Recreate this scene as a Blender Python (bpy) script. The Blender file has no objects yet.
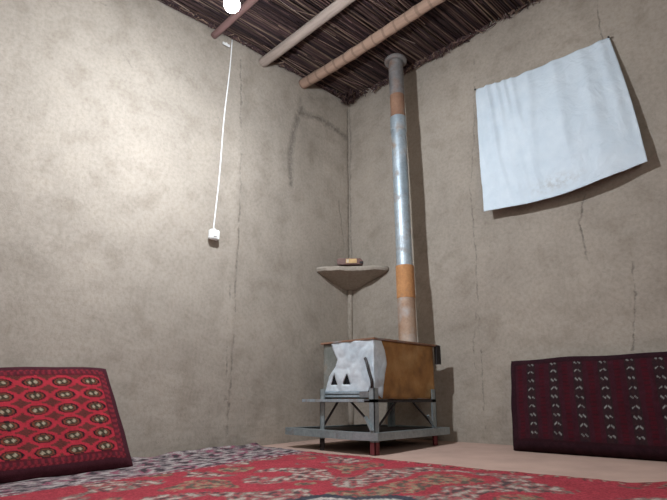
import bpy, bmesh, math, random
from mathutils import Vector, Matrix, noise
random.seed(7)
S = bpy.context.scene
COL = S.collection

# ------------------------------------------------------------ helpers
def tag(o, label=None, cat=None, group=None, kind=None):
    if label: o['label'] = label
    if cat: o['category'] = cat
    if group: o['group'] = group
    if kind: o['kind'] = kind
    return o

def empty(name, loc, label, cat, group=None):
    o = bpy.data.objects.new(name, None)
    o.empty_display_size = .05
    o.location = loc
    COL.objects.link(o)
    return tag(o, label, cat, group)

class MB:
    """collects shapes (world coordinates) and links them as one mesh object"""
    def __init__(s): s.v = []; s.f = []; s.c = None
    def add(s, vs, fs):
        n = len(s.v); s.v += [tuple(v) for v in vs]; s.f += [tuple(i + n for i in f) for f in fs]
    def box(s, x0, x1, y0, y1, z0, z1, M=None):
        vs = [Vector((x, y, z)) for x in (x0, x1) for y in (y0, y1) for z in (z0, z1)]
        if M: vs = [M @ v for v in vs]
        s.add(vs, [(0,1,3,2),(4,6,7,5),(0,4,5,1),(2,3,7,6),(0,2,6,4),(1,5,7,3)])
    def bar(s, a, b, w, h=None, up=(0,0,1)):
        a = Vector(a); b = Vector(b); d = (b-a); L = d.length; d.normalize()
        h = h or w; upv = Vector(up)
        if abs(d.dot(upv)) > .95: upv = Vector((1,0,0))
        sx = d.cross(upv).normalized(); sy = sx.cross(d).normalized()
        vs = [p + sx*(i*w/2) + sy*(j*h/2) for p in (a, b) for i, j in ((-1,-1),(1,-1),(1,1),(-1,1))]
        s.add(vs, [(3,2,1,0),(4,5,6,7),(0,1,5,4),(1,2,6,5),(2,3,7,6),(3,0,4,7)])
    def angle(s, a, b, w, t, n1, n2):
        """angle iron from a to b: two flanges of width w, thickness t along n1 and n2"""
        a = Vector(a); b = Vector(b); n1 = Vector(n1); n2 = Vector(n2)
        for p, q in ((n1, n2), (n2, n1)):
            vs = [o + p*i + q*j for o in (a, b) for i, j in ((0,0),(w,0),(w,t),(0,t))]
            s.add(vs, [(3,2,1,0),(4,5,6,7),(0,1,5,4),(1,2,6,5),(2,3,7,6),(3,0,4,7)])
    def tube(s, pts, rs, n=12, cap=True):
        pts = [Vector(p) for p in pts]
        if not hasattr(rs, '__len__'): rs = [rs]*len(pts)
        vs = []; fs = []
        prev = None
        for i, p in enumerate(pts):
            d = (pts[min(i+1, len(pts)-1)] - pts[max(i-1, 0)]).normalized()
            if prev is None:
                ref = Vector((0,0,1)) if abs(d.z) < .9 else Vector((1,0,0))
                sx = d.cross(ref).normalized()
            else:
                sx = (prev - d*prev.dot(d)).normalized()
            prev = sx; sy = d.cross(sx)
            for k in range(n):
                a = 2*math.pi*k/n
                vs.append(p + (sx*math.cos(a) + sy*math.sin(a))*rs[i])
        for i in range(len(pts)-1):
            for k in range(n):
                a = i*n+k; b = i*n+(k+1) % n
                fs.append((a, b, b+n, a+n))
        if cap:
            fs.append(tuple(range(n))[::-1]); fs.append(tuple(range((len(pts)-1)*n, len(pts)*n)))
        s.add(vs, fs)
    def lathe(s, prof, c, axis=None, n=32):
        """prof: (radius, height) list, from axis to axis"""
        c = Vector(c); M = Matrix.Identity(3)
        if axis: M = Vector(axis).to_track_quat('Z', 'Y').to_matrix()
        vs = []; fs = []
        for r, h in prof:
            for k in range(n):
                a = 2*math.pi*k/n
                vs.append(c + M @ Vector((r*math.cos(a), r*math.sin(a), h)))
        for i in range(len(prof)-1):
            for k in range(n):
                a = i*n+k; b = i*n+(k+1) % n
                fs.append((a, b, b+n, a+n))
        s.add(vs, fs)
    def build(s, name, mat, parent=None, smooth=False, bevel=0, colors=None, auto=False, clean=True):
        me = bpy.data.meshes.new(name)
        off = Vector(parent.matrix_basis.translation) if parent and parent.parent is None else Vector((0,0,0))
        p = parent
        off = Vector((0,0,0))
        while p: off += p.location; p = p.parent
        me.from_pydata([tuple(Vector(v)-off) for v in s.v], [], s.f)
        if colors:
            at = me.color_attributes.new('pattern', 'FLOAT_COLOR', 'POINT')
            buf = []
            for c in colors: buf += [c[0], c[1], c[2], 1.0]
            at.data.foreach_set('color', buf)
        if clean:
            bm = bmesh.new(); bm.from_mesh(me)
            if not colors: bmesh.ops.remove_doubles(bm, verts=bm.verts, dist=1e-6)
            bmesh.ops.recalc_face_normals(bm, faces=bm.faces)
            if bevel:
                es = [e for e in bm.edges if len(e.link_faces) == 2 and e.calc_face_angle(0) > .6]
                bmesh.ops.bevel(bm, geom=es, offset=bevel, segments=2, affect='EDGES', clamp_overlap=True)
            bm.to_mesh(me); bm.free()
        if smooth:
            me.polygons.foreach_set('use_smooth', [True]*len(me.polygons))
            if auto:
                me.set_sharp_from_angle(angle=math.radians(38))
        me.materials.append(mat)
        o = bpy.data.objects.new(name, me); COL.objects.link(o)
        if parent: o.parent = parent
        return o

def sstep(a, b, x):
    t = max(0, min(1, (x-a)/(b-a))); return t*t*(3-2*t)
def N(x, y, z=0.0): return noise.noise(Vector((x, y, z)))
def fz(x, y):           # the trodden mud floor falls slightly away from the far wall
    return .037*y + .0035*N(x*1.6, y*1.6, 3)

# ------------------------------------------------------------ materials
class Mat:
    def __init__(s, name, rough=.9, metal=0, spec=.3):
        s.m = bpy.data.materials.new(name); s.m.use_nodes = True
        s.t = s.m.node_tree; s.b = s.t.nodes['Principled BSDF']
        s.b.inputs['Roughness'].default_value = rough
        s.b.inputs['Metallic'].default_value = metal
        s.b.inputs['Specular IOR Level'].default_value = spec
        s._p = None
    def node(s, ty, **kw):
        n = s.t.nodes.new(ty)
        for k, v in kw.items(): setattr(n, k, v)
        return n
    def link(s, a, b): s.t.links.new(a, b)
    def put(s, sock, v):
        if v is None: return
        if hasattr(v, 'is_linked') or isinstance(v, bpy.types.NodeSocket): s.link(v, sock)
        else: sock.default_value = v
    @property
    def pos(s):
        if s._p is None:
            s._p = s.node('ShaderNodeTexCoord').outputs['Object']
        return s._p
    def math(s, op, a, b=None, c=None, clamp=False):
        n = s.node('ShaderNodeMath', operation=op, use_clamp=clamp)
        for i, v in enumerate((a, b, c)):
            if v is not None: s.put(n.inputs[i], v)
        return n.outputs[0]
    def vmath(s, op, a, b=None, scale=None):
        n = s.node('ShaderNodeVectorMath', operation=op)
        s.put(n.inputs[0], a)
        if b is not None: s.put(n.inputs[1], b)
        if scale is not None: s.put(n.inputs['Scale'], scale)
        return n.outputs['Value'] if op in ('LENGTH', 'DOT_PRODUCT') else n.outputs[0]
    def noise(s, scale, detail=4, rough=.55, vec=None, col=False, dist=0):
        n = s.node('ShaderNodeTexNoise'); s.link(vec or s.pos, n.inputs['Vector'])
        n.inputs['Scale'].default_value = scale; n.inputs['Detail'].default_value = detail
        n.inputs['Roughness'].default_value = rough; n.inputs['Distortion'].default_value = dist
        return n.outputs['Color' if col else 'Fac']
    def vor(s, scale, vec=None, feat='F1', out='Distance'):
        n = s.node('ShaderNodeTexVoronoi', feature=feat); s.link(vec or s.pos, n.inputs['Vector'])
        n.inputs['Scale'].default_value = scale
        return n.outputs[out]
    def stretch(s, sc):
        n = s.node('ShaderNodeMapping'); s.link(s.pos, n.inputs['Vector']); n.inputs['Scale'].default_value = sc
        return n.outputs[0]
    def ramp(s, fac, stops):
        n = s.node('ShaderNodeValToRGB'); s.put(n.inputs[0], fac)
        e = n.color_ramp.elements
        while len(e) < len(stops): e.new(.5)
        for i, (p, c) in enumerate(stops):
            e[i].position = p
            e[i].color = (c[0], c[1], c[2], 1) if hasattr(c, '__len__') else (c, c, c, 1)
        return n.outputs[0]
    def mix(s, fac, a, b, mode='MIX'):
        n = s.node('ShaderNodeMix', data_type='RGBA', blend_type=mode)
        s.put(n.inputs[0], fac)
        for i, v in ((6, a), (7, b)):
            if isinstance(v, tuple): v = (v[0], v[1], v[2], 1)
            s.put(n.inputs[i], v)
        return n.outputs[2]
    def color(s, v):
        if isinstance(v, tuple): v = (v[0], v[1], v[2], 1)
        s.put(s.b.inputs['Base Color'], v)
    def bump(s, h, strength=.5, dist=.01):
        n = s.node('ShaderNodeBump'); s.put(n.inputs['Height'], h)
        n.inputs['Strength'].default_value = strength; n.inputs['Distance'].default_value = dist
        s.link(n.outputs[0], s.b.inputs['Normal'])

def mud_wall(name, base, lines=()):
    """mud and straw plaster; lines = [(points, half width, strength)] cracks, seams and scratches on the wall"""
    m = Mat(name, .95, 0, .15)
    big = m.noise(1.3, 3); mid = m.noise(7, 6, .62); fine = m.noise(55, 5, .7)
    c = m.ramp(big, [(.3, tuple(k*.88 for k in base)), (.7, tuple(k*1.1 for k in base))])
    c = m.mix(.75, c, m.ramp(mid, [(.28, (.74, .72, .69)), (.5, (1, 1, 1)), (.75, (1.1, 1.09, 1.07))]), 'MULTIPLY')
    c = m.mix(.6, c, m.ramp(fine, [(.3, (.72, .70, .67)), (.55, (1, 1, 1)), (.8, (1.18, 1.17, 1.15))]), 'MULTIPLY')
    # straw flecks and pits
    pit = m.ramp(m.vor(26, m.vmath('ADD', m.pos, m.vmath('SCALE', m.noise(9, 2, col=True), scale=.12))), [(.02, 1), (.10, 0)])
    pitm = m.math('MULTIPLY', pit, m.ramp(m.noise(5, 2), [(.55, 0), (.66, 1)]))
    c = m.mix(m.math('MULTIPLY', pitm, .55), c, tuple(k*.38 for k in base))
    h = m.math('ADD', m.math('MULTIPLY', mid, .8), m.math('MULTIPLY', fine, .32))
    h = m.math('SUBTRACT', h, m.math('MULTIPLY', pitm, .3))
    if lines:
        wob = m.vmath('SUBTRACT', m.noise(14, 4, .7, col=True), (.5, .5, .5))
        p = m.vmath('ADD', m.pos, m.vmath('SCALE', wob, scale=.045))
        tot = None
        brk = m.noise(30, 3, .7)
        for pts, w, st in lines:
            dmin = None
            for a, b in zip(pts[:-1], pts[1:]):
                ba = tuple(b[i]-a[i] for i in range(3)); bb = sum(k*k for k in ba)
                pa = m.vmath('SUBTRACT', p, a)
                t = m.math('MULTIPLY', m.vmath('DOT_PRODUCT', pa, ba), 1/bb, clamp=True)
                d = m.vmath('LENGTH', m.vmath('SUBTRACT', pa, m.vmath('SCALE', ba, scale=t)))
                dmin = d if dmin is None else m.math('MINIMUM', dmin, d)
            k = m.math('SUBTRACT', 1, m.math('DIVIDE', dmin, w), clamp=True)
            k = m.math('MULTIPLY', k, m.math('MULTIPLY', m.ramp(brk, [(.36, .25), (.56, 1)]), st))
            tot = k if tot is None else m.math('MAXIMUM', tot, k)
        c = m.mix(tot, c, tuple(k*.26 for k in base))
        h = m.math('SUBTRACT', h, m.math('MULTIPLY', tot, .9))
    m.color(c); m.bump(h, .55, .012)
    return m.m

def simple(name, col, rough=.9, metal=0, spec=.3, var=.25, scale=20, bump=.2, bdist=.003, st=None):
    m = Mat(name, rough, metal, spec)
    v = m.stretch(st) if st else None
    n = m.noise(scale, 5, .6, vec=v)
    m.color(m.ramp(n, [(.3, tuple(k*(1-var) for k in col)), (.7, tuple(min(1, k*(1+var)) for k in col))]))
    if bump: m.bump(n, bump, bdist)
    return m.m

def patterned(name, rough=.95, nscale=260, amt=.35, bd=.002, sheen=.0):
    """woven wool: the pattern is worked into the weave (colour attribute), with yarn noise and bump"""
    m = Mat(name, rough, 0, .1)
    a = m.node('ShaderNodeAttribute', attribute_name='pattern').outputs['Color']
    n = m.noise(nscale, 3, .7); n2 = m.noise(18, 4, .6)
    c = m.mix(1, a, m.ramp(n, [(.3, 1-amt), (.7, 1+amt*.6)]), 'MULTIPLY')
    c = m.mix(1, c, m.ramp(n2, [(.3, .82), (.7, 1.1)]), 'MULTIPLY')
    m.color(c); m.bump(n, .5, bd)
    m.b.inputs['Sheen Weight'].default_value = sheen
    return m.m

BASE = (.345, .300, .250)
left_lines = [
    ([(0,-1.008,2.36),(0,-.972,1.726),(0,-.956,1.08),(0,-.959,.66),(0,-.965,.22),(0,-.971,0)], .010, .6),
    ([(0,-.998,.861),(0,-1.009,.60),(0,-.984,.22)], .008, .6),
    ([(0,-.477,2.227),(0,-.546,2.027),(0,-.575,1.789),(0,-.561,1.611)], .038, .62),
    ([(0,-.495,2.188),(0,-.301,2.218),(0,-.114,2.191),(0,-.028,2.156)], .036, .72),
    ([(0,-.32,2.073),(0,-.146,2.096)], .02, .4),
    ([(0,-.004,2.4),(0,-.012,2.0),(0,-.002,1.7),(0,-.010,1.10)], .014, .6),
    ([(0,-.50,2.30),(0,-.49,2.20)], .03, .4), ([(0,-.40,2.34),(0,-.16,2.44)], .025, .35),
    ([(0,-.10,1.62),(0,-.05,1.30)], .012, .35), ([(0,-2.0,2.28),(0,-1.94,2.25),(0,-1.88,2.27)], .008, .5),
    ([(0,-1.75,2.02),(0,-1.70,1.97)], .007, .5), ([(0,-2.3,1.0),(0,-2.1,1.03)], .006, .35),
]
right_lines = [
    ([(.010,0,2.4),(.022,0,2.1),(.008,0,1.8),(.020,0,1.10)], .012, .55), ([(.006,0,.93),(.004,0,.45)], .012, .6),
    ([(1.108,0,2.297),(1.064,0,1.753),(1.011,0,1.44),(1.015,0,1.0),(1.001,0,.6),(.998,0,.068)], .007, .55),
    ([(1.009,0,.769),(.958,0,.547),(.958,0,.382)], .007, .6),
    ([(1.661,0,1.239),(1.617,0,1.089),(1.62,0,.993),(1.63,0,.877)], .008, .8),
    ([(1.825,0,.841),(1.816,0,.663),(1.772,0,.44)], .007, .7),
    ([(1.87,0,2.35),(1.849,0,2.196),(1.854,0,2.038)], .006, .6),
]
M = {}
M['wallL'] = mud_wall('mud_plaster_left', BASE, left_lines)
M['wallR'] = mud_wall('mud_plaster_right', BASE, right_lines)
M['wall'] = mud_wall('mud_plaster', BASE)
M['mud'] = mud_wall('mud_shelf', tuple(k*.95 for k in BASE))
M['floor'] = simple('pink_clay_floor', (.45,.305,.245), .9, var=.10, scale=6, bump=.25, bdist=.006)

# ------------------------------------------------------------ room shell
X1, Y1, H = 3.9, -4.3, 2.47
FILL = 24  # power of the added fill light
def wall(name, fn, nu, nv, mat):
    b = MB()
    vs = []
    for i in range(nu+1):
        for j in range(nv+1):
            vs.append(fn(i/nu, j/nv))
    fs = [(i*(nv+1)+j, (i+1)*(nv+1)+j, (i+1)*(nv+1)+j+1, i*(nv+1)+j+1) for i in range(nu) for j in range(nv)]
    b.add(vs, fs)
    o = b.build(name, mat, smooth=True)
    return tag(o, kind='structure')
def lump(u, v, s): return .010*N(u*2.1, v*2.1, s) + .004*N(u*7, v*7, s+4) + .0022*N(u*19, v*19, s+9)
Z0, Z1 = -.20, 2.55
def seam(y, z):   # shallow vertical ridge on the left wall and hollow patch near the corner
    r = .006*math.exp(-((y+.985)/.035)**2)
    r += -.014*math.exp(-((y+.30)/.2)**2 - ((z-1.95)/.22)**2)
    return r
wall('wall_left', lambda a, b: (min(.02, lump(a*4.3, b*2.75, 1)*min(1, a*30) + seam(-a*4.3, Z0+b*2.75)*min(1, a*30)), -a*4.3, Z0+b*(Z1-Z0)), 210, 130, M['wallL'])
wall('wall_back', lambda a, b: (a*X1, -lump(a*X1, b*2.75, 11)*min(1, a*30), Z0+b*(Z1-Z0)), 200, 130, M['wallR'])
# the wall behind the viewer on the right has an unseen window, added for fill light
WY0, WY1, WZ0, WZ1 = -3.55, -2.15, .75, 1.95
b = MB()
b.box(X1, X1+.30, Y1, WY0, Z0, Z1); b.box(X1, X1+.30, WY1, 0, Z0, Z1)
b.box(X1, X1+.30, WY0, WY1, Z0, WZ0); b.box(X1, X1+.30, WY0, WY1, WZ1, Z1)
tag(b.build('wall_right', M['wall']), kind='structure')
wood = simple('added_window_wood', (.30,.22,.15), .7, scale=12)
b = MB()
for a in ((WY0, WY0+.05, WZ0, WZ1), (WY1-.05, WY1, WZ0, WZ1), (WY0+.05, WY1-.05, WZ0, WZ0+.05), (WY0+.05, WY1-.05, WZ1-.05, WZ1), ((WY0+WY1)/2-.025, (WY0+WY1)/2+.025, WZ0+.05, WZ1-.05)):
    b.box(X1+.12, X1+.17, *a)
wf = tag(b.build('added_window_1', wood), kind='structure')  # made-up window frame, only there to carry the fill lamp
b = MB(); b.box(X1+.14, X1+.146, WY0+.05, WY1-.05, WZ0+.05, WZ1-.05)
gm = Mat('added_window_glass', .05, 0, .5); gm.b.inputs['Transmission Weight'].default_value = 1; gm.color((.95,.97,.97))
b.build('pane', gm.m, wf)
ld = bpy.data.lights.new('fill_light', 'AREA'); ld.shape = 'RECTANGLE'; ld.size = WY1-WY0-.1; ld.size_y = WZ1-WZ0-.1  # area lamp added in the made-up window to lift the dark areas
ld.energy = FILL; ld.color = (1.0, .985, .96)
lo = bpy.data.objects.new('fill_light', ld); COL.objects.link(lo)
lo.location = (X1+.10, (WY0+WY1)/2, (WZ0+WZ1)/2); lo.rotation_euler = (0, math.pi/2, 0)
wall('wall_front', lambda a, b: (a*X1, Y1, Z0+b*(Z1-Z0)), 20, 12, M['wall'])
wall('floor', lambda a, b: (-.02+a*(X1+.04), .02-b*4.34, fz(-.02+a*(X1+.04), .02-b*4.34)), 110, 120, M['floor'])
b = MB(); b.box(-.05, X1+.05, Y1-.05, .05, H+.035, H+.10)
tag(b.build('ceiling', simple('dark_roof_clay', (.05,.036,.034), .95, bump=.4)), kind='structure')

# reed matting laid across the beams: individual stalks, nobody could count them
def reed_mat():
    b = MB(); cols = []
    pal = [(.085,.050,.048),(.12,.07,.06),(.062,.038,.040),(.16,.10,.08),(.24,.165,.12),(.055,.034,.038),(.10,.058,.058)]
    def stalk(p, q, r, c, sag=0.0):
        n0 = len(b.v)
        mid = (Vector(p)+Vector(q))/2 - Vector((0,0,sag))
        b.tube([p, mid, q], [r, r*.95, r*.6], 5, cap=False)
        cols.extend([c]*(len(b.v)-n0))
    x = .006
    while x < X1-.01:
        y = -.005
        while y > Y1+.05:
            if y < -3.2 and x > 1.0: break
            L = random.uniform(.5, 1.3)
            y2 = max(Y1+.01, y-L)
            c = random.choice(pal); k = random.uniform(.48, .95)
            z = H + .012 + random.uniform(-.016, .010)
            dx = random.gauss(0, .014)
            stalk((x, y-random.uniform(0, .02) if y > -.02 else y, z), (min(X1-.01, max(.004, x+dx)), y2, z+random.uniform(-.012, .008)), random.uniform(.0028, .0055), tuple(j*k for j in c), random.uniform(-.002, .007))
            y = y2+.06 if y2 > Y1+.2 else -99
        x += .0072
    # thin pale split stalks woven below
    for i in range(150):
        x = random.uniform(.02, 3.0); y = random.uniform(-2.6, -.02); L = random.uniform(.15, .7)
        y2 = max(Y1+.02, y-L)
        stalk((x, y, H-random.uniform(.004, .014)), (max(.01, x+random.gauss(0, .05)), y2, H-random.uniform(.002, .018)), random.uniform(.0015, .003), random.choice([(.26,.18,.14),(.34,.27,.22),(.20,.12,.11)]), .003)
    # frayed ends hanging where the mat meets the two walls
    for i in range(520):
        x = random.uniform(.02, 2.4)
        if random.random() < .5: x = random.uniform(.3, 1.1)
        w = .03+.04*max(0, N(x*5, 2))
        stalk((x, -random.uniform(.012, .05), H-.002), (x+random.gauss(0, .03), -random.uniform(.012, .05), H-random.uniform(.2, 1)*w*1.3), random.uniform(.002, .0045), random.choice(pal), 0)
    for i in range(420):
        y = -random.uniform(.03, 2.4)
        w = .022+.035*max(0, N(y*5, 9))
        stalk((random.uniform(.022, .06), y, H-.002), (random.uniform(.022, .05), y+random.gauss(0, .04), H-random.uniform(.2, 1)*w), random.uniform(.002, .004), random.choice(pal), 0)
    for i in range(150):   # tuft in the corner
        x = abs(random.gauss(0, .07))+.02; y = -abs(random.gauss(0, .07))-.02
        stalk((x, y, H), (x+random.uniform(-.0, .06), y-random.uniform(-.0, .06), H-random.uniform(.02, .075)), .003, random.choice(pal), 0)
    m = Mat('dry_reed', .75, 0, .25)
    a = m.node('ShaderNodeAttribute', attribute_name='pattern').outputs['Color']
    n = m.noise(60, 3, .6, vec=m.stretch((1, .12, 1)))
    m.color(m.mix(1, a, m.ramp(n, [(.3, .6), (.7, 1.35)]), 'MULTIPLY'))
    o = b.build('reed_matting', m.m, smooth=True, colors=cols, clean=False)
    tag(o, 'dark brown reed matting laid over the roof beams', 'reed matting', kind='stuff')
reed_mat()

# ------------------------------------------------------------ roof beams: peeled poles
def beam(y, r0, r1, col, label, seed, knots=True, z=2.425):
    pts = []; rs = []
    n = 90
    for i in range(n+1):
        x = -.02 + (X1+.02)*i/n
        pts.append((x, y + .012*math.sin(x*1.7+seed) + .008*N(x*1.3, seed), z - .004*math.sin(x*2.3+seed)))
        r = r0+(r1-r0)*i/n
        r *= 1 + .05*N(x*9, seed, 2)
        if knots and i % 4 == 0: r *= 1.07
        rs.append(r)
    b = MB(); b.tube(pts, rs, 14)
    m = Mat('pole_wood_%d' % seed, .8, 0, .25)
    g = m.noise(30, 5, .65, vec=m.stretch((.12, 1, 1)))
    c = m.ramp(g, [(.25, tuple(k*.62 for k in col)), (.5, col), (.75, tuple(min(1, k*1.22) for k in col))])
    if knots:
        w = m.node('ShaderNodeTexWave', wave_type='BANDS', bands_direction='X'); m.link(m.pos, w.inputs['Vector'])
        w.inputs['Scale'].default_value = 3.6; w.inputs['Distortion'].default_value = 1.5; w.inputs['Detail'].default_value = 2; w.inputs['Detail Scale'].default_value = 3
        c = m.mix(m.ramp(w.outputs['Fac'], [(.03, .55), (.16, 0)]), c, tuple(k*.45 for k in col))
    m.color(c); m.bump(g, .5, .004)
    o = b.build('ceiling_beam', m.m, smooth=True)
    return tag(o, label, 'beam')
beam(-.485, .036, .031, (.34,.225,.165), 'tan knotted wooden roof pole nearest the stove pipe', 1)
beam(-.845, .034, .030, (.34,.275,.235), 'smooth greyish wooden roof pole, second from the stove pipe', 2, knots=False)
beam(-1.215, .022, .020, (.22,.13,.12), 'thin reddish roof pole passing beside the light bulb', 3, knots=False, z=2.437)

# ------------------------------------------------------------ stove pipe
PB = Vector((.684, -.238, .520)); PT = Vector((.642, -.205, 2.452))
def pp(z): return PB.lerp(PT, (z-PB.z)/(PT.z-PB.z))
def metal(name, ca, cb, lo, hi, rough, met, stainc=None, slo=.5, shi=.7, scale=7, st=None, bump=.25):
    m = Mat(name, rough, met, .5)
    v = m.stretch(st) if st else None
    n = m.noise(scale, 6, .62, vec=v)
    c = m.ramp(n, [(lo, ca), (hi, cb)])
    f2 = m.noise(70, 3, .6)
    c = m.mix(.5, c, m.ramp(f2, [(.3, .7), (.7, 1.2)]), 'MULTIPLY')
    if stainc:
        k = m.ramp(m.noise(scale*.9+3, 5, .6, vec=m.vmath('ADD', m.pos, (3.1, 1.7, 9.2))), [(slo, 0), (shi, 1)])
        c = m.mix(k, c, stainc)
        m.put(m.b.inputs['Metallic'], m.math('MULTIPLY', m.math('SUBTRACT', 1, k), met))
        m.put(m.b.inputs['Roughness'], m.math('ADD', rough, m.math('MULTIPLY', k, .8-rough), clamp=True))
    m.color(c); m.bump(n, bump, .004)
    return m.m
galv = metal('galvanised_steel', (.27,.33,.37), (.50,.56,.60), .3, .7, .50, .60, (.26,.19,.13), .52, .70)
galv_grey = metal('dull_grey_steel', (.20,.19,.19), (.33,.32,.31), .3, .7, .6, .55, (.20,.11,.07), .5, .75)
rust_dark = metal('brown_rusty_steel', (.20,.10,.06), (.33,.19,.12), .3, .7, .75, .15, (.24,.22,.21), .55, .7)
rust_or = metal('orange_rusty_steel', (.36,.155,.055), (.50,.25,.10), .3, .7, .8, .1, (.30,.17,.10), .55, .75)
rust_pale = metal('pale_scorched_steel', (.33,.20,.13), (.46,.34,.25), .3, .7, .65, .3, (.40,.38,.36), .45, .7)

pipe = empty('stove_pipe', PB, 'tall rusty and galvanised stove pipe rising from the stove to the reed ceiling', 'stove pipe')
def psec(name, z0, z1, r, mat, label=None, rings=(), flare=0, wob=.0008):
    pts = []; rs = []
    n = max(4, int((z1-z0)/.02))
    for i in range(n+1):
        z = z0+(z1-z0)*i/n; pts.append(pp(z))
        rr = r + wob*N(z*14, r*90, 5)
        for zr, h in rings: rr += h*math.exp(-((z-zr)/.008)**2)
        rs.append(rr)
    pts = [pp(z0)] + pts + [pp(z1)]; rs = [r-.003]+rs+[r-.003]
    b = MB(); b.tube(pts, rs, 36, cap=False)
    b2 = MB(); b.tube([pp(z0), pp(z1)], [r-.004, r-.004], 36, cap=True)
    o = b.build(name, mat, pipe, smooth=True, auto=True)
    if label: o['label'] = label
psec('pipe_section', .522, .80, .0560, rust_pale, 'pale brown scorched lowest section', rings=((.60,.002),(.70,.001)))
psec('pipe_section', .79, .985, .0580, rust_or, 'orange rusty sheet wrapped round the pipe')
psec('pipe_section', .98, 1.93, .0520, galv, 'bright galvanised middle section', rings=((1.09,.003),(1.12,-.002)))
psec('collar', 1.885, 1.985, .0555, galv, 'bright galvanised joint collar', rings=((1.90,.004),(1.925,-.004),(1.97,.002)))
psec('pipe_section', 1.98, 2.155, .0510, rust_dark, 'brown rusty upper section')
psec('pipe_section', 2.15, 2.45, .0525, galv_grey, 'dull grey top section')
b = MB(); c = pp(2.405)
b.lathe([(.052,0),(.070,.002),(.0740,.006),(.0745,.020),(.070,.026),(.052,.028)], c, (PT-PB), 40)
b.build('ceiling_flange', galv_grey, pipe, smooth=True, auto=True)
b = MB(); b.lathe([(.055,0),(.066,.0),(.066,.004),(.057,.012)], PB+Vector((0,0,.003)), None, 36)
b.build('base_ring', rust_dark, pipe, smooth=True, auto=True)

# ------------------------------------------------------------ stove
X0s, X1s, Y0s, Y1s, ZB, ZT = .535, .880, -.762, -.285, .214, .495
stove = empty('wood_stove', (.71, -.52, fz(.71, -.52)), 'small sheet-metal wood stove, half galvanised, half rusty, on an angle-iron stand', 'stove')
# body: crumpled sheet box with panels
def panel(o0, du, dv, nn, nu, nv, amp, seed, thick=.002, edge=.05, hole=None):
    o0 = Vector(o0); du = Vector(du); dv = Vector(dv); nn = Vector(nn)
    b = MB(); vs = []
    for lay in (0, 1):
        for i in range(nu+1):
            for j in range(nv+1):
                u, v = i/nu, j/nv
                e = min(1, min(u, 1-u)/edge, min(v, 1-v)/edge)
                d = amp*(abs(N(u*3.1, v*3.1, seed))*1.4 + .6*abs(N(u*7, v*6, seed+3)) - .35)*e
                vs.append(o0+du*u+dv*v+nn*(d - thick*lay))
    k = (nu+1)*(nv+1); fs = []
    for i in range(nu):
        for j in range(nv):
            a = i*(nv+1)+j; q = (a, a+nv+1, a+nv+2, a+1)
            fs.append(q); fs.append(tuple(x+k for x in q)[::-1])
    rim = [i*(nv+1) for i in range(nu+1)] + [nu*(nv+1)+j for j in range(1, nv+1)] + [i*(nv+1)+nv for i in range(nu-1, -1, -1)] + [j for j in range(nv-1, 0, -1)]
    for a, c in zip(rim, rim[1:]+rim[:1]): fs.append((a, a+k, c+k, c))
    b.add(vs, fs); return b
# side and front as one folded shell
rusty_side = Mat('rusty_stove_side', .62, .35, .4)
n1 = rusty_side.noise(6, 6, .6); n2 = rusty_side.noise(22, 5, .65)
c = rusty_side.ramp(n1, [(.28, (.20,.10,.045)), (.5, (.40,.21,.075)), (.72, (.52,.33,.15))])
c = rusty_side.mix(.6, c, rusty_side.ramp(n2, [(.3, (.7,.68,.66)), (.7, (1.15,1.12,1.1))]), 'MULTIPLY')
# the bare galvanised end near the door corner is a torn-edged wrap of newer sheet
sx = rusty_side.node('ShaderNodeSeparateXYZ'); rusty_side.link(rusty_side.pos, sx.inputs[0])
yy = rusty_side.math('ADD', sx.outputs['Y'], rusty_side.math('MULTIPLY', rusty_side.noise(9, 3), .10))
k = rusty_side.ramp(rusty_side.math('MULTIPLY', rusty_side.math('ADD', yy, .30), 4), [(.50, 1), (.60, .0)])
c2 = rusty_side.mix(n1, (.22,.24,.22), (.34,.30,.22))
c = rusty_side.mix(k, c, c2); rusty_side.color(c); rusty_side.bump(n2, .3, .003)
zincf = Mat('crumpled_zinc', .42, .45, .5)
n1 = zincf.noise(5, 4, .6, dist=1.2); n2 = zincf.noise(40, 4, .6)
c = zincf.ramp(n1, [(.3, (.55,.66,.74)), (.55, (.76,.84,.90)), (.8, (.84,.90,.95))])
c = zincf.mix(.35, c, zincf.ramp(n2, [(.3, .7), (.7, 1.15)]), 'MULTIPLY')
zincf.color(c); zincf.bump(zincf.math('ADD', n1, zincf.math('MULTIPLY', n2, .05)), .4, .008)
zincg = metal('grey_green_zinc', (.20,.22,.20), (.34,.35,.32), .3, .7, .5, .55, (.25,.20,.15), .5, .7)
# four walls, floor of the firebox
b = MB(); b.box(X0s, X1s, Y0s, Y1s, ZB, ZB+.004); b.build('firebox_floor', rust_dark, stove)
b = panel((X1s, Y0s, ZB), (0, Y1s-Y0s, 0), (0,0,ZT-ZB-.008), (1,0,0), 40, 24, .006, 3)
b.build('side_panel', rusty_side.m, stove, smooth=True)['label'] = 'rusty orange-brown side panel'
b = panel((X0s, Y0s, ZB), (0, Y1s-Y0s, 0), (0,0,ZT-ZB-.008), (-1,0,0), 30, 20, .004, 8)
b.build('side_panel', zincg, stove, smooth=True)
b = panel((X0s, Y1s, ZB), (X1s-X0s, 0, 0), (0,0,ZT-ZB-.008), (0,1,0), 20, 14, .003, 12)
b.build('back_panel', rust_dark, stove, smooth=True)
b = panel((X0s, Y0s, ZB), (X1s-X0s, 0, 0), (0,0,ZT-ZB-.008), (0,-1,0), 30, 20, .002, 5)
b.build('front_panel', zincg, stove, smooth=True)['label'] = 'dull grey-green front panel'
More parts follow.
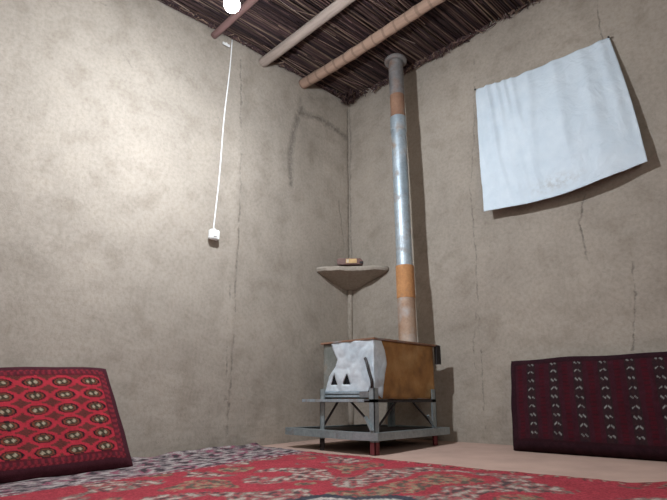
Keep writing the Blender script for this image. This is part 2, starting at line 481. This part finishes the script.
# wrap of newer zinc round the near corner
def poly_sheet(pts, ax, pos, thick, amp, seed, name, mat, holes=()):
    """irregular torn sheet standing in the plane ax=pos, with real triangular holes cut out; pts are (u, z)"""
    from mathutils.geometry import tessellate_polygon
    step = .006
    def inside(poly, x, y):
        r = False
        for (x0, y0), (x1, y1) in zip(poly, poly[1:]+poly[:1]):
            if (y0 > y) != (y1 > y) and x < (x1-x0)*(y-y0)/(y1-y0)+x0: r = not r
        return r
    us = [p[0] for p in pts]; zs = [p[1] for p in pts]
    b = bmesh.new(); vd = {}
    nu = int((max(us)-min(us))/step)+1; nz = int((max(zs)-min(zs))/step)+1
    def snap(u, z):
        best = None; bd = step*.85
        for poly in [pts]+list(holes):
            for (x0, y0), (x1, y1) in zip(poly, poly[1:]+poly[:1]):
                L2 = (x1-x0)**2+(y1-y0)**2
                t = max(0, min(1, ((u-x0)*(x1-x0)+(z-y0)*(y1-y0))/L2))
                px, py = x0+(x1-x0)*t, y0+(y1-y0)*t
                d = math.hypot(u-px, z-py)
                if d < bd: bd = d; best = (px, py)
        return best or (u, z)
    def gv(i, j):
        if (i, j) in vd: return vd[(i, j)]
        u, z = snap(min(us)+i*step, min(zs)+j*step)
        d = amp*(abs(N(u*11, z*11, seed))*1.6 + .5*abs(N(u*26, z*26, seed+2)))
        p = [0, 0, z]; p[ax] = pos + (-d if ax == 1 else d); p[1-ax] = u
        v = b.verts.new(Vector(p)-stove.location); vd[(i, j)] = v; return v
    for i in range(nu):
        for j in range(nz):
            uc, zc = min(us)+(i+.5)*step, min(zs)+(j+.5)*step
            if inside(pts, uc, zc) and not any(inside(h, uc, zc) for h in holes):
                try: b.faces.new((gv(i, j), gv(i+1, j), gv(i+1, j+1), gv(i, j+1)))
                except ValueError: pass
    me = bpy.data.meshes.new(name); b.to_mesh(me); b.free()
    me.polygons.foreach_set('use_smooth', [True]*len(me.polygons)); me.materials.append(mat)
    o = bpy.data.objects.new(name, me); COL.objects.link(o); o.parent = stove
    sm = o.modifiers.new('thick', 'SOLIDIFY'); sm.thickness = thick; sm.offset = 0
    return o
tri = lambda cx, zb, w, h: [(cx-w/2, zb), (cx+w/2, zb), (cx+.004, zb+h)]
door = poly_sheet([(.555,.246),(.845,.246),(.880,.29),(.884,.40),(.885,.488),(.60,.488),(.612,.455),(.645,.400),(.630,.370),(.585,.322)],
    1, Y0s-.006, .0025, .0055, 21, 'door', zincf.m, holes=[tri(.620,.280,.052,.056), tri(.708,.280,.052,.058)])
door['label'] = 'crumpled bluish zinc door sheet with two triangular air holes'
hole_black = simple('hole_black', (.008,.008,.010), .95, bump=0)  # near-black plates set behind the air holes to stand for their dark inside
for cx in (.620, .708):
    b = MB()
    b.add([(cx-.028, Y0s-.0035, .276), (cx+.028, Y0s-.0035, .276), (cx+.004, Y0s-.0035, .342), (cx-.028, Y0s-.0028, .276), (cx+.028, Y0s-.0028, .276), (cx+.004, Y0s-.0028, .342)], [(0,1,2),(5,4,3),(0,3,4,1),(1,4,5,2),(2,5,3,0)])
    b.build('air_hole', hole_black, stove)['label'] = 'black inside of the triangular air holes'
wr = poly_sheet([(Y0s-.010,.246),(Y0s+.045,.216),(Y0s+.065,.30),(Y0s+.085,.38),(Y0s+.075,.44),(Y0s+.05,.486),(Y0s-.010,.488)], 0, X1s+.004, .002, .004, 31, 'corner_wrap', zincf.m)
# rim of the top, cooking plate
b = MB()
b.box(X0s-.012, X1s+.014, Y0s-.014, Y1s+.03, ZT-.010, ZT)
b.build('top_plate', rust_dark, stove, bevel=.002)['label'] = 'dark brown top plate with a narrow rim'
# door sill strips
b = MB(); b.box(.56, .80, Y0s-.020, Y0s-.004, .222, .232); b.box(.56, .80, Y0s-.016, Y0s-.004, .237, .246)
b.build('door_sill', galv, stove, bevel=.001)
b = MB(); b.box(.80, .872, Y0s-.018, Y0s-.004, .220, .246); b.build('hinge_plate', galv_grey, stove, bevel=.001)
# latch hook
b = MB(); b.tube([(.845,Y0s-.022,.398),(.858,Y0s-.030,.388),(.868,Y0s-.030,.355),(.876,Y0s-.030,.330),(.889,Y0s-.030,.300),(.893,Y0s-.030,.262)], .0075, 8)
b.build('latch', simple('dark_iron', (.06,.055,.055), .55, .7, bump=.1), stove, smooth=True)
dark_iron = bpy.data.materials['dark_iron']
# damper handle at the back right
b = MB(); b.tube([(.80,Y1s+.01,.485),(.865,Y1s+.035,.492),(.895,Y1s+.045,.485)], .007, 8)
b.box(.882, .897, Y1s+.010, Y1s+.048, .392, .490)
b.build('damper', simple('black_iron', (.035,.03,.03), .7, .4, bump=.1), stove, smooth=True, auto=True)
# stand
irn = metal('grey_painted_angle_iron', (.24,.28,.29), (.40,.45,.46), .3, .7, .45, .55, (.20,.16,.14), .6, .75)
lx0, lx1, ly0, ly1 = .545, .905, -.795, -.245
def leg(x, y, sx, sy, label=None, foot=None):
    b = MB(); zf = fz(x, y)
    b.angle((x, y, zf+.055), (x, y, .262), .030, .0035, (sx, 0, 0), (0, sy, 0))
    o = b.build('leg', irn, stove)
    fb = MB(); fb.angle((x, y, zf+.002), (x, y, zf+.056), .030, .0040, (sx, 0, 0), (0, sy, 0))
    f = fb.build('foot', foot, o)
    return o
redp = simple('red_oxide_paint', (.12,.022,.026), .7, bump=.1); blk = bpy.data.materials['black_iron']
leg(lx1, ly0, -1, 1, foot=redp); leg(lx1, ly1-.07, -1, -1, foot=redp); leg(lx0, ly0, 1, 1, foot=blk); leg(lx0, ly1, 1, -1, foot=blk)
# upper frame
b = MB()
for a, c, n in (((lx0, ly0), (lx1, ly0), (0,1,0)), ((lx1, ly0), (lx1, ly1-.07), (-1,0,0)), ((lx0, ly0), (lx0, ly1-.07), (1,0,0)), ((lx0, ly1-.07), (lx1, ly1-.07), (0,-1,0))):
    b.angle((a[0], a[1], .212), (c[0], c[1], .212), .014, .003, (0,0,-1), n)
b.build('upper_frame', dark_iron, stove)
# lower frame wider than the body, sheet tray on it
b = MB()
zl = .062
P = [(.305, ly0-.02, zl-.008), (.80, ly0-.030, zl-.012), (lx1+.012, ly0+.005, zl-.012), (lx1+.012, -.225, zl-.006), (.40, -.235, zl-.004)]
for a, c in zip(P, P[1:]+P[:1]): b.bar(a, c, .006, .034)
for a, c in zip(P, P[1:]+P[:1]):
    ctr = Vector((.62, -.5, zl)); aa = Vector(a); cc = Vector(c)
    ia = aa+(ctr-aa).normalized()*.03; ic = cc+(ctr-cc).normalized()*.03
    vs = [aa+Vector((0,0,.017)), cc+Vector((0,0,.017)), ic+Vector((0,0,.017)), ia+Vector((0,0,.017))]
    vs += [v-Vector((0,0,.003)) for v in vs]
    b.add(vs, [(0,1,2,3),(7,6,5,4),(0,4,5,1),(1,5,6,2),(2,6,7,3),(3,7,4,0)])
b.build('lower_frame', irn, stove)
b = MB(); b.add([Vector(p)+Vector((0,0,.008)) for p in P]+[Vector(p)+Vector((0,0,.004)) for p in P], [(0,1,2,3,4),(9,8,7,6,5)]+[(i,i+5,(i+1)%5+5,(i+1)%5) for i in range(5)])
b.build('ash_tray', simple('sooty_sheet', (.07,.06,.055), .8, .3), stove)
# shelf lip sticking out at the door side
b = MB(); b.box(.45, .875, ly0-.035, Y0s-.004, .206, .211); b.box(.45, .55, Y0s-.004, ly1-.08, .206, .211)
b.box(.45, .875, ly0-.038, ly0-.034, .199, .213)
b.build('side_shelf', galv, stove, bevel=.001)['label'] = 'pale galvanised shelf lip below the door'
# braces
def brace(a, c, w=.010, mat=dark_iron):
    b = MB(); b.bar(a, c, w, w*.6); b.build('brace', mat, stove)
brace((lx0+.015, ly0+.01, .085), (.665, ly0+.01, .205))
brace((.745, ly0+.01, .205), (lx1-.02, ly0+.01, .095))
brace((lx1-.012, ly0+.03, .085), (lx1-.012, -.62, .205))
brace((lx1-.012, -.50, .205), (lx1-.012, ly1-.09, .085))
brace((lx1-.05, ly0-.004, .135), (lx1-.012, ly0-.004, .075), .016, irn)
brace((lx1+.004, ly1-.15, .135), (lx1+.004, ly1-.095, .075), .014, irn)

stove.location += Vector((-.078, .095, .0040))
stove.scale = (1.04, 1.04, 1.04)

# ------------------------------------------------------------ corner shelf of mud
shelf = empty('corner_shelf', (0, 0, .96), 'grey mud corner shelf with a pointed underside, holding a small box', 'shelf')
def corner_shelf():
    b = MB(); n = 40
    prof = [(0.0, 1.088), (.31, 1.086), (.345, 1.080), (.352, 1.066), (.346, 1.052), (.325, 1.044), (.25, 1.022), (.16, .994), (.085, .974), (.06, .966)]
    vs = []
    for i in range(n+1):
        a = (math.pi/2)*i/n
        for r, z in prof:
            k = 1 - .24*math.sin(2*a)**2           # flatter in front
            rr = r*k*(1 + .02*N(a*4, r*5, 2)); rr += .004*N(a*9, z*40, 4)*(r > .05)
            vs.append((.004+rr*1.03*math.cos(a), -.004-rr*.92*math.sin(a), z + .004*N(a*5, r*9, 8)))
    m = len(prof); fs = [(i*m+j, (i+1)*m+j, (i+1)*m+j+1, i*m+j+1) for i in range(n) for j in range(m-1)]
    fs.append(tuple(j for j in range(m))); fs.append(tuple(n*m+j for j in range(m))[::-1])
    ctr = len(vs); vs.append((.004, -.004, .965))
    fs += [(i*m+m-1, (i+1)*m+m-1, ctr) for i in range(n)]
    b.add(vs, fs); b.build('shelf_slab', M['mud'], shelf, smooth=True, auto=True)
    b = MB(); pts = []; rs = []
    for i in range(40):
        z = .965 - .90*i/39
        pts.append((.010+.003*N(z*6, 1), -.010-.003*N(z*6, 5), z)); rs.append(.019 + .008*N(z*9, 2))
    b.tube(pts, rs, 12); b.build('stem', M['mud'], shelf, smooth=True)
corner_shelf()
# small box on it
bx = empty('trinket_box', (.185, -.185, 1.092), 'small reddish brown box with a gold plate on the corner shelf', 'box')
Rz = Matrix.Translation(Vector((.170, -.170, 1.092))) @ Matrix.Rotation(math.radians(42), 4, 'Z') @ Matrix.Diagonal((1.3, 1, 1, 1))
def prism(b, outline, y0, y1, Mx):
    n = len(outline)
    vs = [Mx @ Vector((x, y0, z)) for x, z in outline]+[Mx @ Vector((x, y1, z)) for x, z in outline]
    b.add(vs, [tuple(range(n))[::-1], tuple(range(n, 2*n))]+[(i, i+n, (i+1) % n+n, (i+1) % n) for i in range(n)])
b = MB(); prism(b, [(-.062,.002),(.062,.002),(.068,.022),(.052,.044),(-.056,.046),(-.068,.040),(-.068,.010)], -.024, .024, Rz)
b.build('body', simple('red_brown_lacquer', (.13,.055,.038), .45, bump=.05), bx, bevel=.002)
b = MB(); b.box(-.022, .034, -.0275, -.0245, .010, .040, Rz)
b.build('gold_plate', simple('gold_foil', (.42,.27,.12), .5, .3, bump=.05), bx, bevel=.001)
b = MB(); b.box(-.018, -.008, -.029, -.0270, .014, .036, Rz); b.build('pale_label', simple('pale_paper', (.60,.50,.38), .6, bump=0), bx)  # pale label strip on the gold plate
b = MB(); b.box(.048, .066, -.027, -.0245, .006, .022, Rz); b.build('clasp', blk, bx, bevel=.001)

# ------------------------------------------------------------ wall switch on its cord
cord = MB(); pts = []
for i in range(41):
    t = i/40; z = 2.45-(2.45-1.155)*t
    pts.append((.024+.002*math.sin(t*9), -1.098-.045*t + .0025*math.sin(t*11), z))
cord.tube(pts, .0036, 8)
white_pl = simple('white_plastic', (.80,.80,.78), .4, var=.03, bump=0)
sw = empty('light_switch', (.02, -1.138, 1.10), 'small white switch box hanging on a white cord down the left wall', 'switch')
cord.build('cord', simple('white_flex', (.85,.85,.84), .5, var=.03, bump=0), sw, smooth=True)
b = MB(); b.box(.014, .046, -1.172, -1.114, 1.098, 1.155); b.build('switch_box', white_pl, sw, bevel=.005, smooth=True, auto=True)
b = MB(); b.box(.046, .052, -1.155, -1.131, 1.112, 1.142); b.build('rocker', white_pl, sw, bevel=.002, smooth=True, auto=True)
b = MB(); b.lathe([(.0,.0),(.006,.0),(.006,.012),(0,.012)], (.03, -1.144, 1.153), None, 12); b.build('cord_grip', white_pl, sw, smooth=True)
b = MB(); b.tube([(.012,-1.135,2.40),(.03,-1.14,2.40)], .006, 8); b.box(.022, .030, -1.165, -1.115, 2.385, 2.40)
tag(b.build('cable_clip', white_pl), 'white clip on the left wall just under the ceiling by the cord', 'clip')

# ------------------------------------------------------------ hanging bulb
BL = Vector((.915, -1.662, 1.838))
bulb = empty('hanging_light_bulb', BL, 'bright white light bulb hanging from the reed ceiling at the top of the view', 'light bulb')
b = MB(); prof = []
for i in range(17):
    a = math.pi*.56*i/16
    prof.append((.034*math.sin(a), -.034*math.cos(a)))
b.lathe([(0.0001, prof[0][1])]+prof[1:], BL, None, 28)
em = bpy.data.materials.new('bulb_glow'); em.use_nodes = True
for nd in list(em.node_tree.nodes):
    if nd.type == 'BSDF_PRINCIPLED': em.node_tree.nodes.remove(nd)
e = em.node_tree.nodes.new('ShaderNodeEmission'); e.inputs[0].default_value = (.85,.92,1.0,1); e.inputs[1].default_value = 2000
em.node_tree.links.new(e.outputs[0], em.node_tree.nodes['Material Output'].inputs[0])
b.build('glass_globe', em, bulb, smooth=True)
b = MB(); b.lathe([(.0325,.004),(.0335,.0065),(.031,.014),(.020,.040),(.015,.050),(0,.052)], BL, None, 28); b.build('bulb_housing', white_pl, bulb, smooth=True)
b = MB(); b.lathe([(0,.048),(.016,.048),(.017,.052),(.017,.092),(.010,.102),(0,.102)], BL, None, 20); b.build('lamp_holder', white_pl, bulb, smooth=True, auto=True)
b = MB(); b.tube([BL+Vector((0,0,.10)), BL+Vector((.004,.004,.25)), BL+Vector((0,0,H-BL.z-.035))], .003, 8); b.build('cable', white_pl, bulb, smooth=True)

# ------------------------------------------------------------ white cloth pinned to the wall
def cloth():
    TL, TR, BR, BLc = Vector((1.111,0,2.079)), Vector((1.887,0,2.031)), Vector((1.972,0,1.286)), Vector((1.134,0,1.252))
    nu, nv = 150, 140
    vs = []
    folds = [(.03,.03,.9,.006),(.10,.020,1.0,.008),(.17,.018,.5,.007),(.235,.016,.35,.007),(.30,.02,.8,.006),(.42,.03,.9,.005),(.62,.05,.9,.007),(.80,.04,.8,.006),(.93,.03,.9,.005)]
    for i in range(nu+1):
        u = i/nu
        for j in range(nv+1):
            v = j/nv                      # 0 top
            p = (TL*(1-u)+TR*u)*(1-v) + (BLc*(1-u)+BR*u)*v
            p = p.copy()
            p.z -= .018*math.sin(math.pi*u)*(1-v) + .006*(1-v)*abs(math.sin(u*24))*(u < .4)
            p.z -= (.040*math.sin(math.pi*min(1, u*1.0))**1.2)*v
            p.x += .010*math.sin(math.pi*v)*u - .006*math.sin(math.pi*v)*(1-u)
            off = .014 + .065*v**1.1 + .018*math.sin(math.pi*v)*math.sin(math.pi*u)
            off -= .02*v*sstep(.75, 1, u)
            for c, w, ln, h in folds:
                cc = c + (.05*v*(u-.2)) + .02*N(v*2.5, c*30) + (.10*v if c < .35 else -.03*v)
                off += h*math.exp(-((u-cc)/w)**2)*(1-.75*sstep(ln*.5, ln, v))*1.7
            off += .006*N(u*5, v*4, 3) + .0035*N(u*13, v*9, 7) + .0015*N(u*30, v*24, 5)
            pinned = math.exp(-((u/.03)**2+(v/.03)**2)) + math.exp(-(((1-u)/.03)**2+(v/.03)**2))
            off = off*(1-min(1, pinned)) + .012*min(1, pinned)
            p.y = -max(.010, off)
            vs.append(p)
    fs = [(i*(nv+1)+j, i*(nv+1)+j+1, (i+1)*(nv+1)+j+1, (i+1)*(nv+1)+j) for i in range(nu) for j in range(nv)]
    root = empty('wall_cloth', (1.5, 0, 1.28), 'white cloth pinned by its corners to the mud wall', 'cloth')
    b = MB(); b.add(vs, fs)
    m = Mat('white_cotton', .85, 0, .2)
    n = m.noise(9, 4, .6)
    c = m.ramp(n, [(.3, (.55,.63,.69)), (.7, (.64,.71,.76))])
    # a faint dirty smear low in the middle
    d = m.vmath('LENGTH', m.vmath('MULTIPLY', m.vmath('SUBTRACT', m.pos, (.05,-.08,.02)), (5.0,0,16)))
    k = m.math('MULTIPLY', m.math('SUBTRACT', 1, d, clamp=True), m.ramp(m.noise(35, 4, .7), [(.42, 0), (.62, .6)]))
    m.color(m.mix(k, c, (.35,.35,.33))); m.bump(m.noise(9, 6, .62, dist=1.6), .6, .014)
    o = b.build('cloth_sheet', m.m, root, smooth=True)
    so = o.modifiers.new('thick', 'SOLIDIFY'); so.thickness = .0015
    # hem strip and nails
    b = MB(); b.tube([vs[i*(nv+1)+nv] for i in range(0, nu+1, 3)], .0022, 6); b.build('hem', m.m, root, smooth=True)
    for q in (TL, TR):
        b = MB(); b.tube([(q.x, .0, q.z-.006), (q.x, -.022, q.z-.006)], .0022, 8); b.lathe([(0,0),(.006,0),(.006,.0025),(0,.0025)], (q.x, -.022, q.z-.006), (0,-1,0), 12)
        b.build('nail', dark_iron, root, smooth=True, auto=True)
cloth()

# ------------------------------------------------------------ woven patterns
def lerp3(a, b, t): return tuple(a[i]*(1-t)+b[i]*t for i in range(3))
RED = (.44,.030,.048); DRED = (.10,.014,.020); MAR = (.055,.014,.020); OLV = (.055,.040,.025); CREAM = (.36,.29,.20); BLK = (.018,.012,.014)
def pat_left(s, t, L, Hh):
    """s along from the visible right edge, t up, both metres"""
    s2 = min(s, L-s); t2 = min(t, Hh-t); e = min(s2, t2*1.0)
    n = N(s*60, t*60, 1)
    if e < .034: return lerp3(MAR, (.075,.02,.028), .5+.5*n)
    if e < .042: return (.22,.025,.035) if (int((s+t)*90) % 2) else DRED
    if e < .058:
        q = (s if e == t2 else t)*42
        return (.20,.022,.032) if (q % 1) < .45 else (.095,.018,.025)
    if e < .064: return DRED
    # field of guls
    px, pt = .116, .0600
    a = (s-.118+.012*(t/Hh))/px; r = (t-.083)/pt + .0*a
    ia = round(a); ir = round(r); dx = (a-ia)*px; dz = (r-ir)*pt
    k = math.hypot(dx/.041, dz/.0205); dmd = abs(dx)/.044 + abs(dz)/.026
    if k < 1 and dmd < 1.18:
        ex = abs(dx)-.011
        if abs(ex)/.0085 + abs(dz + (.002 if dx > 0 else -.002))/.0085 < 1: return CREAM
        if k < .62: return OLV
        if k < .78: return (.20,.05,.03)
        return BLK
    a2 = a-.5; r2 = r-.5; dx = (a2-round(a2))*px; dz = (r2-round(r2))*pt
    cr = abs(dx)/.034 + abs(dz)/.018
    if cr < 1 or (abs(dx) < .006 and abs(dz) < .021) or (abs(dz) < .004 and abs(dx) < .036):
        return (.07,.03,.022) if int(abs(dx)*200+abs(dz)*250) % 2 else (.16,.03,.03)
    return lerp3(RED, (.33,.028,.038), .5+.5*n)
def pat_right(s, t, L, Hh):
    e = min(s, L-s, t, Hh-t)
    n = N(s*60, t*60, 1)
    dark = (.020,.008,.011); mar = (.033,.008,.011); red = (.058,.007,.012)
    if e < .034: return lerp3(dark, (.036,.012,.017), .5+.5*n)
    if e < .044: return lerp3(mar, dark, .5+.5*n)
    px, pt = .112, .0412
    a = (s-.125)/px; ia = round(a); dx = (a-ia)*px
    r = (t-.072)/pt; ir = round(r); dz = (r-ir)*pt
    if abs(dx) < .022:
        if 0 <= ir <= 8:
            for sg in (-1, 1):
                ux = dx - sg*.0085; uz = dz
                # slanting pale stitches
                w = uz - sg*(-ux)*.9 if ir % 2 else uz + ux*.9
                if abs(ux) < .0058 and abs(w) < .0032: return (.25,.24,.225)
        return lerp3((.018,.010,.014), (.040,.018,.018), .5+.5*N(s*90, t*90, 4))
    q = abs(dx)-.056
    if abs(q) < .012: return red if (t*55) % 1 < .7 else mar
    return lerp3(mar, (.05,.012,.02), .5+.5*n)

def cushion(name, pat, L, Hh, T, frame, label, step=.0040, seed=1, backcol=MAR):
    """stuffed flat cushion. frame(s,t,d) -> world point; d outwards from the back"""
    ns, nt = int(L/step), int(Hh/step)
    vs = []; cols = []; idx = {}
    def h(u, v):
        a = 1-abs(2*u-1)**10; c = 1-abs(2*v-1)**8
        return T*math.sqrt(max(0, a*c))*(1+.06*math.sin(u*9+seed)*math.sin(v*5))
    for i in range(ns+1):
        for j in range(nt+1):
            u, v = i/ns, j/nt; s, t = u*L, v*Hh
            ws = s+.006*N(s*4, t*4, seed); wt = t+.006*N(s*4, t*4, seed+5)
            # a slightly wavy outline
            bs = (.006*N(0, t*7, seed+1))*(1-u)+(.006*N(0, t*7, seed+2))*u; bt = (.006*N(s*5, 0, seed+3))*v
            d = .018+h(u, v)+.0025*N(s*12, t*12, seed)*min(1, 8*min(u, 1-u, v, 1-v))
            idx[(0, i, j)] = len(vs); vs.append(frame(s+bs, t+bt, d)); cols.append(pat(ws, wt, L, Hh))
    st = 6
    I = list(range(0, ns+1, st)); I += [ns] if I[-1] != ns else []
    J = list(range(0, nt+1, st)); J += [nt] if J[-1] != nt else []
    fs = [(idx[(0,i,j)], idx[(0,i+1,j)], idx[(0,i+1,j+1)], idx[(0,i,j+1)]) for i in range(ns) for j in range(nt)]
    # back sheet, same density on the rim
    for i in range(ns+1):
        for j in range(nt+1):
            if i in (0, ns) or j in (0, nt):
                u, v = i/ns, j/nt; s, t = u*L, v*Hh
                bs = (.006*N(0, t*7, seed+1))*(1-u)+(.006*N(0, t*7, seed+2))*u; bt = (.006*N(s*5, 0, seed+3))*v
                idx[(1, i, j)] = len(vs); vs.append(frame(s+bs, t+bt, .0)); cols.append(backcol)
    rim = [(i, 0) for i in range(ns+1)]+[(ns, j) for j in range(1, nt+1)]+[(i, nt) for i in range(ns-1, -1, -1)]+[(0, j) for j in range(nt-1, 0, -1)]
    for a, c in zip(rim, rim[1:]+rim[:1]):
        fs.append((idx[(0,)+a], idx[(1,)+a], idx[(1,)+c], idx[(0,)+c]))
    fs.append(tuple(idx[(1,)+a] for a in rim))
    b = MB(); b.add(vs, fs)
    o = b.build(name, patterned('wool_'+name, nscale=300), smooth=True, colors=cols, auto=False)
    # piping round the edge
    tag(o, label, 'cushion')
    return o
# left cushion: leans on the left wall, runs towards the viewer (-y)
A0 = Vector((.250, -1.578, fz(.2, -1.61)+.016)); ty = Vector((-.220, -.082, .418)); Hl = ty.length; ty.normalize()
def frL(s, t, d):
    y = -s
    nrm = Vector((ty.z, 0, -ty.x)).normalized()
    p = A0 + Vector((0, -s, 0)) + ty*t + nrm*(d-.045)
    p.z += fz(.2, -1.61-s)-fz(.2, -1.61)
    return p
cushion('floor_cushion', pat_left, 1.05, Hl, .055, frL, 'bright red patterned floor cushion leaning on the left wall', seed=2)
A1 = Vector((1.262, -.230, fz(1.4, -.25)+.010)); tr = Vector((-.052, .155, .418)); Hr = tr.length; tr.normalize()
def frR(s, t, d):
    nrm = Vector((0, -tr.z, tr.y)).normalized()
    p = A1 + Vector((s, 0, 0)) + tr*t + nrm*(d-.03)
    if s > .3: p.z += .0
    return p
cushion('floor_cushion', pat_right, 1.05, Hr, .050, frR, 'dark maroon floor cushion with rows of pale stitches against the back wall', seed=6)

# ------------------------------------------------------------ carpets
def carpet(name, fx, fy, nx, ny, pat, label, thick=.009, inside=None, lift=None, frin=True):
    vs = []; cols = []
    for i in range(nx+1):
        for j in range(ny+1):
            x, y = fx(i/nx, j/ny), fy(i/nx, j/ny)
            e = min(i, nx-i, j, ny-j)
            z = fz(x, y)+thick+.0025*N(x*5, y*5, 8)+.0012*N(x*30, y*30, 2)
            if lift: z += lift(x, y)
            vs.append((x, y, z)); cols.append(pat(x, y))
    fs = [(i*(ny+1)+j, i*(ny+1)+j+1, (i+1)*(ny+1)+j+1, (i+1)*(ny+1)+j) for i in range(nx) for j in range(ny)]
    rim = [i*(ny+1) for i in range(nx+1)]+[nx*(ny+1)+j for j in range(1, ny+1)]+[i*(ny+1)+ny for i in range(nx-1, -1, -1)]+[j for j in range(ny-1, 0, -1)]
    base = len(vs)
    for r in rim: vs.append((vs[r][0], vs[r][1], fz(vs[r][0], vs[r][1])+.001)); cols.append((.10,.05,.05))
    n = len(rim)
    for k in range(n): fs.append((rim[k], base+k, base+(k+1) % n, rim[(k+1) % n]))
    b = MB(); b.add(vs, fs)
    o = b.build(name, patterned('wool_'+name, nscale=120, amt=.45, bd=.004), smooth=True, colors=cols, clean=True)
    return tag(o, label, 'carpet')
FR = (.38,.050,.064)
def pat_red(x, y):
    n = N(x*34, y*34, 1); m = N(x*7, y*7, 3); f = N(x*16, y*16, 9)
    top = -.815-y                      # metres from the far edge
    jx = x + .01*n; jy = y+.01*N(x*20, y*20, 5)
    if top < .045:                      # dark and pale chequered selvedge
        return random.choice([(.05,.04,.035), (.32,.27,.20), (.30,.04,.05), (.16,.06,.05), (.42,.06,.08)]) if int(jx*40) % 2 else (.36,.05,.06)
    if top < .07: return (.34,.045,.06)
    # medallion with dark scalloped outline and pale ring
    for cx, cy, R in ((1.62, -1.72, .34), (.95, -2.55, .36), (2.6, -1.75, .3)):
        d = math.hypot((jx-cx), (jy-cy)*1.0); a = math.atan2(jy-cy, jx-cx)
        Rr = R*(1+.06*math.cos(a*10))
        if d < Rr:
            if d > Rr-.045: return (.055,.055,.07)
            if d > Rr-.075: return (.46,.40,.36)
            if d > Rr-.13: return (.10,.09,.11) if n > -.1 else (.30,.26,.27)
            return lerp3((.33,.04,.055), (.24,.17,.16), sstep(-.05, .25, N(x*22, y*22, 4)))
    # floral sprays
    v = N(x*5.2, y*5.2, 21)
    if v > .10:
        if n > .20: return (.42,.33,.28)
        if n > .02: return (.22,.17,.14)
        if n < -.25: return (.09,.06,.06)
        return lerp3(FR, (.30,.12,.11), .6)
    if v < -.22:
        if n > .12: return (.28,.20,.13)
        if n < -.12: return (.12,.09,.07)
        return lerp3(FR, (.34,.12,.09), .5)
    if v > .05 and n > 0: return (.20,.13,.11)
    return lerp3(FR, (.32,.042,.054), .5+.5*m)
def pat_grey(x, y):
    n = N(x*30, y*24, 1); m = N(x*12, y*12, 3); g = N(x*90, y*90, 6)
    if x > .515: return (.42,.37,.34) if int(y*55) % 2 else (.20,.10,.11)
    if x > .495: return (.26,.05,.07)
    if n > .2: return (.38,.33,.31)
    if n > .02: return (.25,.17,.175)
    if n < -.22: return (.065,.05,.055)
    if m > .12: return (.30,.10,.14)
    return (.17,.135,.145) if g > 0 else (.25,.21,.20)
XR0, XR1, YR0, YR1 = .53, 3.3, -.815, -3.3
def edgeY(x): return YR0 - .012*N(x*2.5, 4) + .006*N(x*9, 8) + .17*sstep(1.93, 2.10, x) - .025*sstep(.9, .55, x)
carpet('red_carpet', lambda u, v: XR0 + (XR1-XR0)*u, lambda u, v: edgeY(XR0+(XR1-XR0)*u)*(1-v)+YR1*v, 300, 270,
       pat_red, 'large red carpet with floral sprays and dark medallions on the floor', lift=lambda x, y: .012*math.exp(-((y-edgeY(x)+.03)/.03)**2)*max(0, N(x*4, 3)+.2))
def gx1(v): return .525
carpet('grey_carpet', lambda u, v: .026+(.525-.026)*u, lambda u, v: (-.795-.055*u+.012*N(u*9, 3))*(1-v)+YR1*v, 64, 300,
       pat_grey, 'mottled grey and purple carpet strip along the left wall under the red cushion',
       lift=lambda x, y: .020*sstep(.10, .02, x)*(.6+.8*N(y*6, 2)) + .006*N(x*9, y*9, 3))

# ------------------------------------------------------------ camera, world, view
cam = bpy.data.cameras.new('camera'); co = bpy.data.objects.new('camera', cam); COL.objects.link(co)
cam.sensor_width = 36; cam.lens = 530/667*36; cam.clip_start = .02
TH = math.radians(15.8); AZ = math.radians(45.6)
co.location = (2.561, -2.670, .222)
co.rotation_euler = (math.pi/2+TH, 0, AZ)
S.camera = co
w = bpy.data.worlds.new('world'); S.world = w; w.use_nodes = True
w.node_tree.nodes['Background'].inputs[0].default_value = (.02,.02,.022,1)
S.view_settings.view_transform = 'Standard'; S.view_settings.look = 'None'
S.view_settings.gamma = 1; S.view_settings.use_curve_mapping = False
S.view_settings.exposure = .70
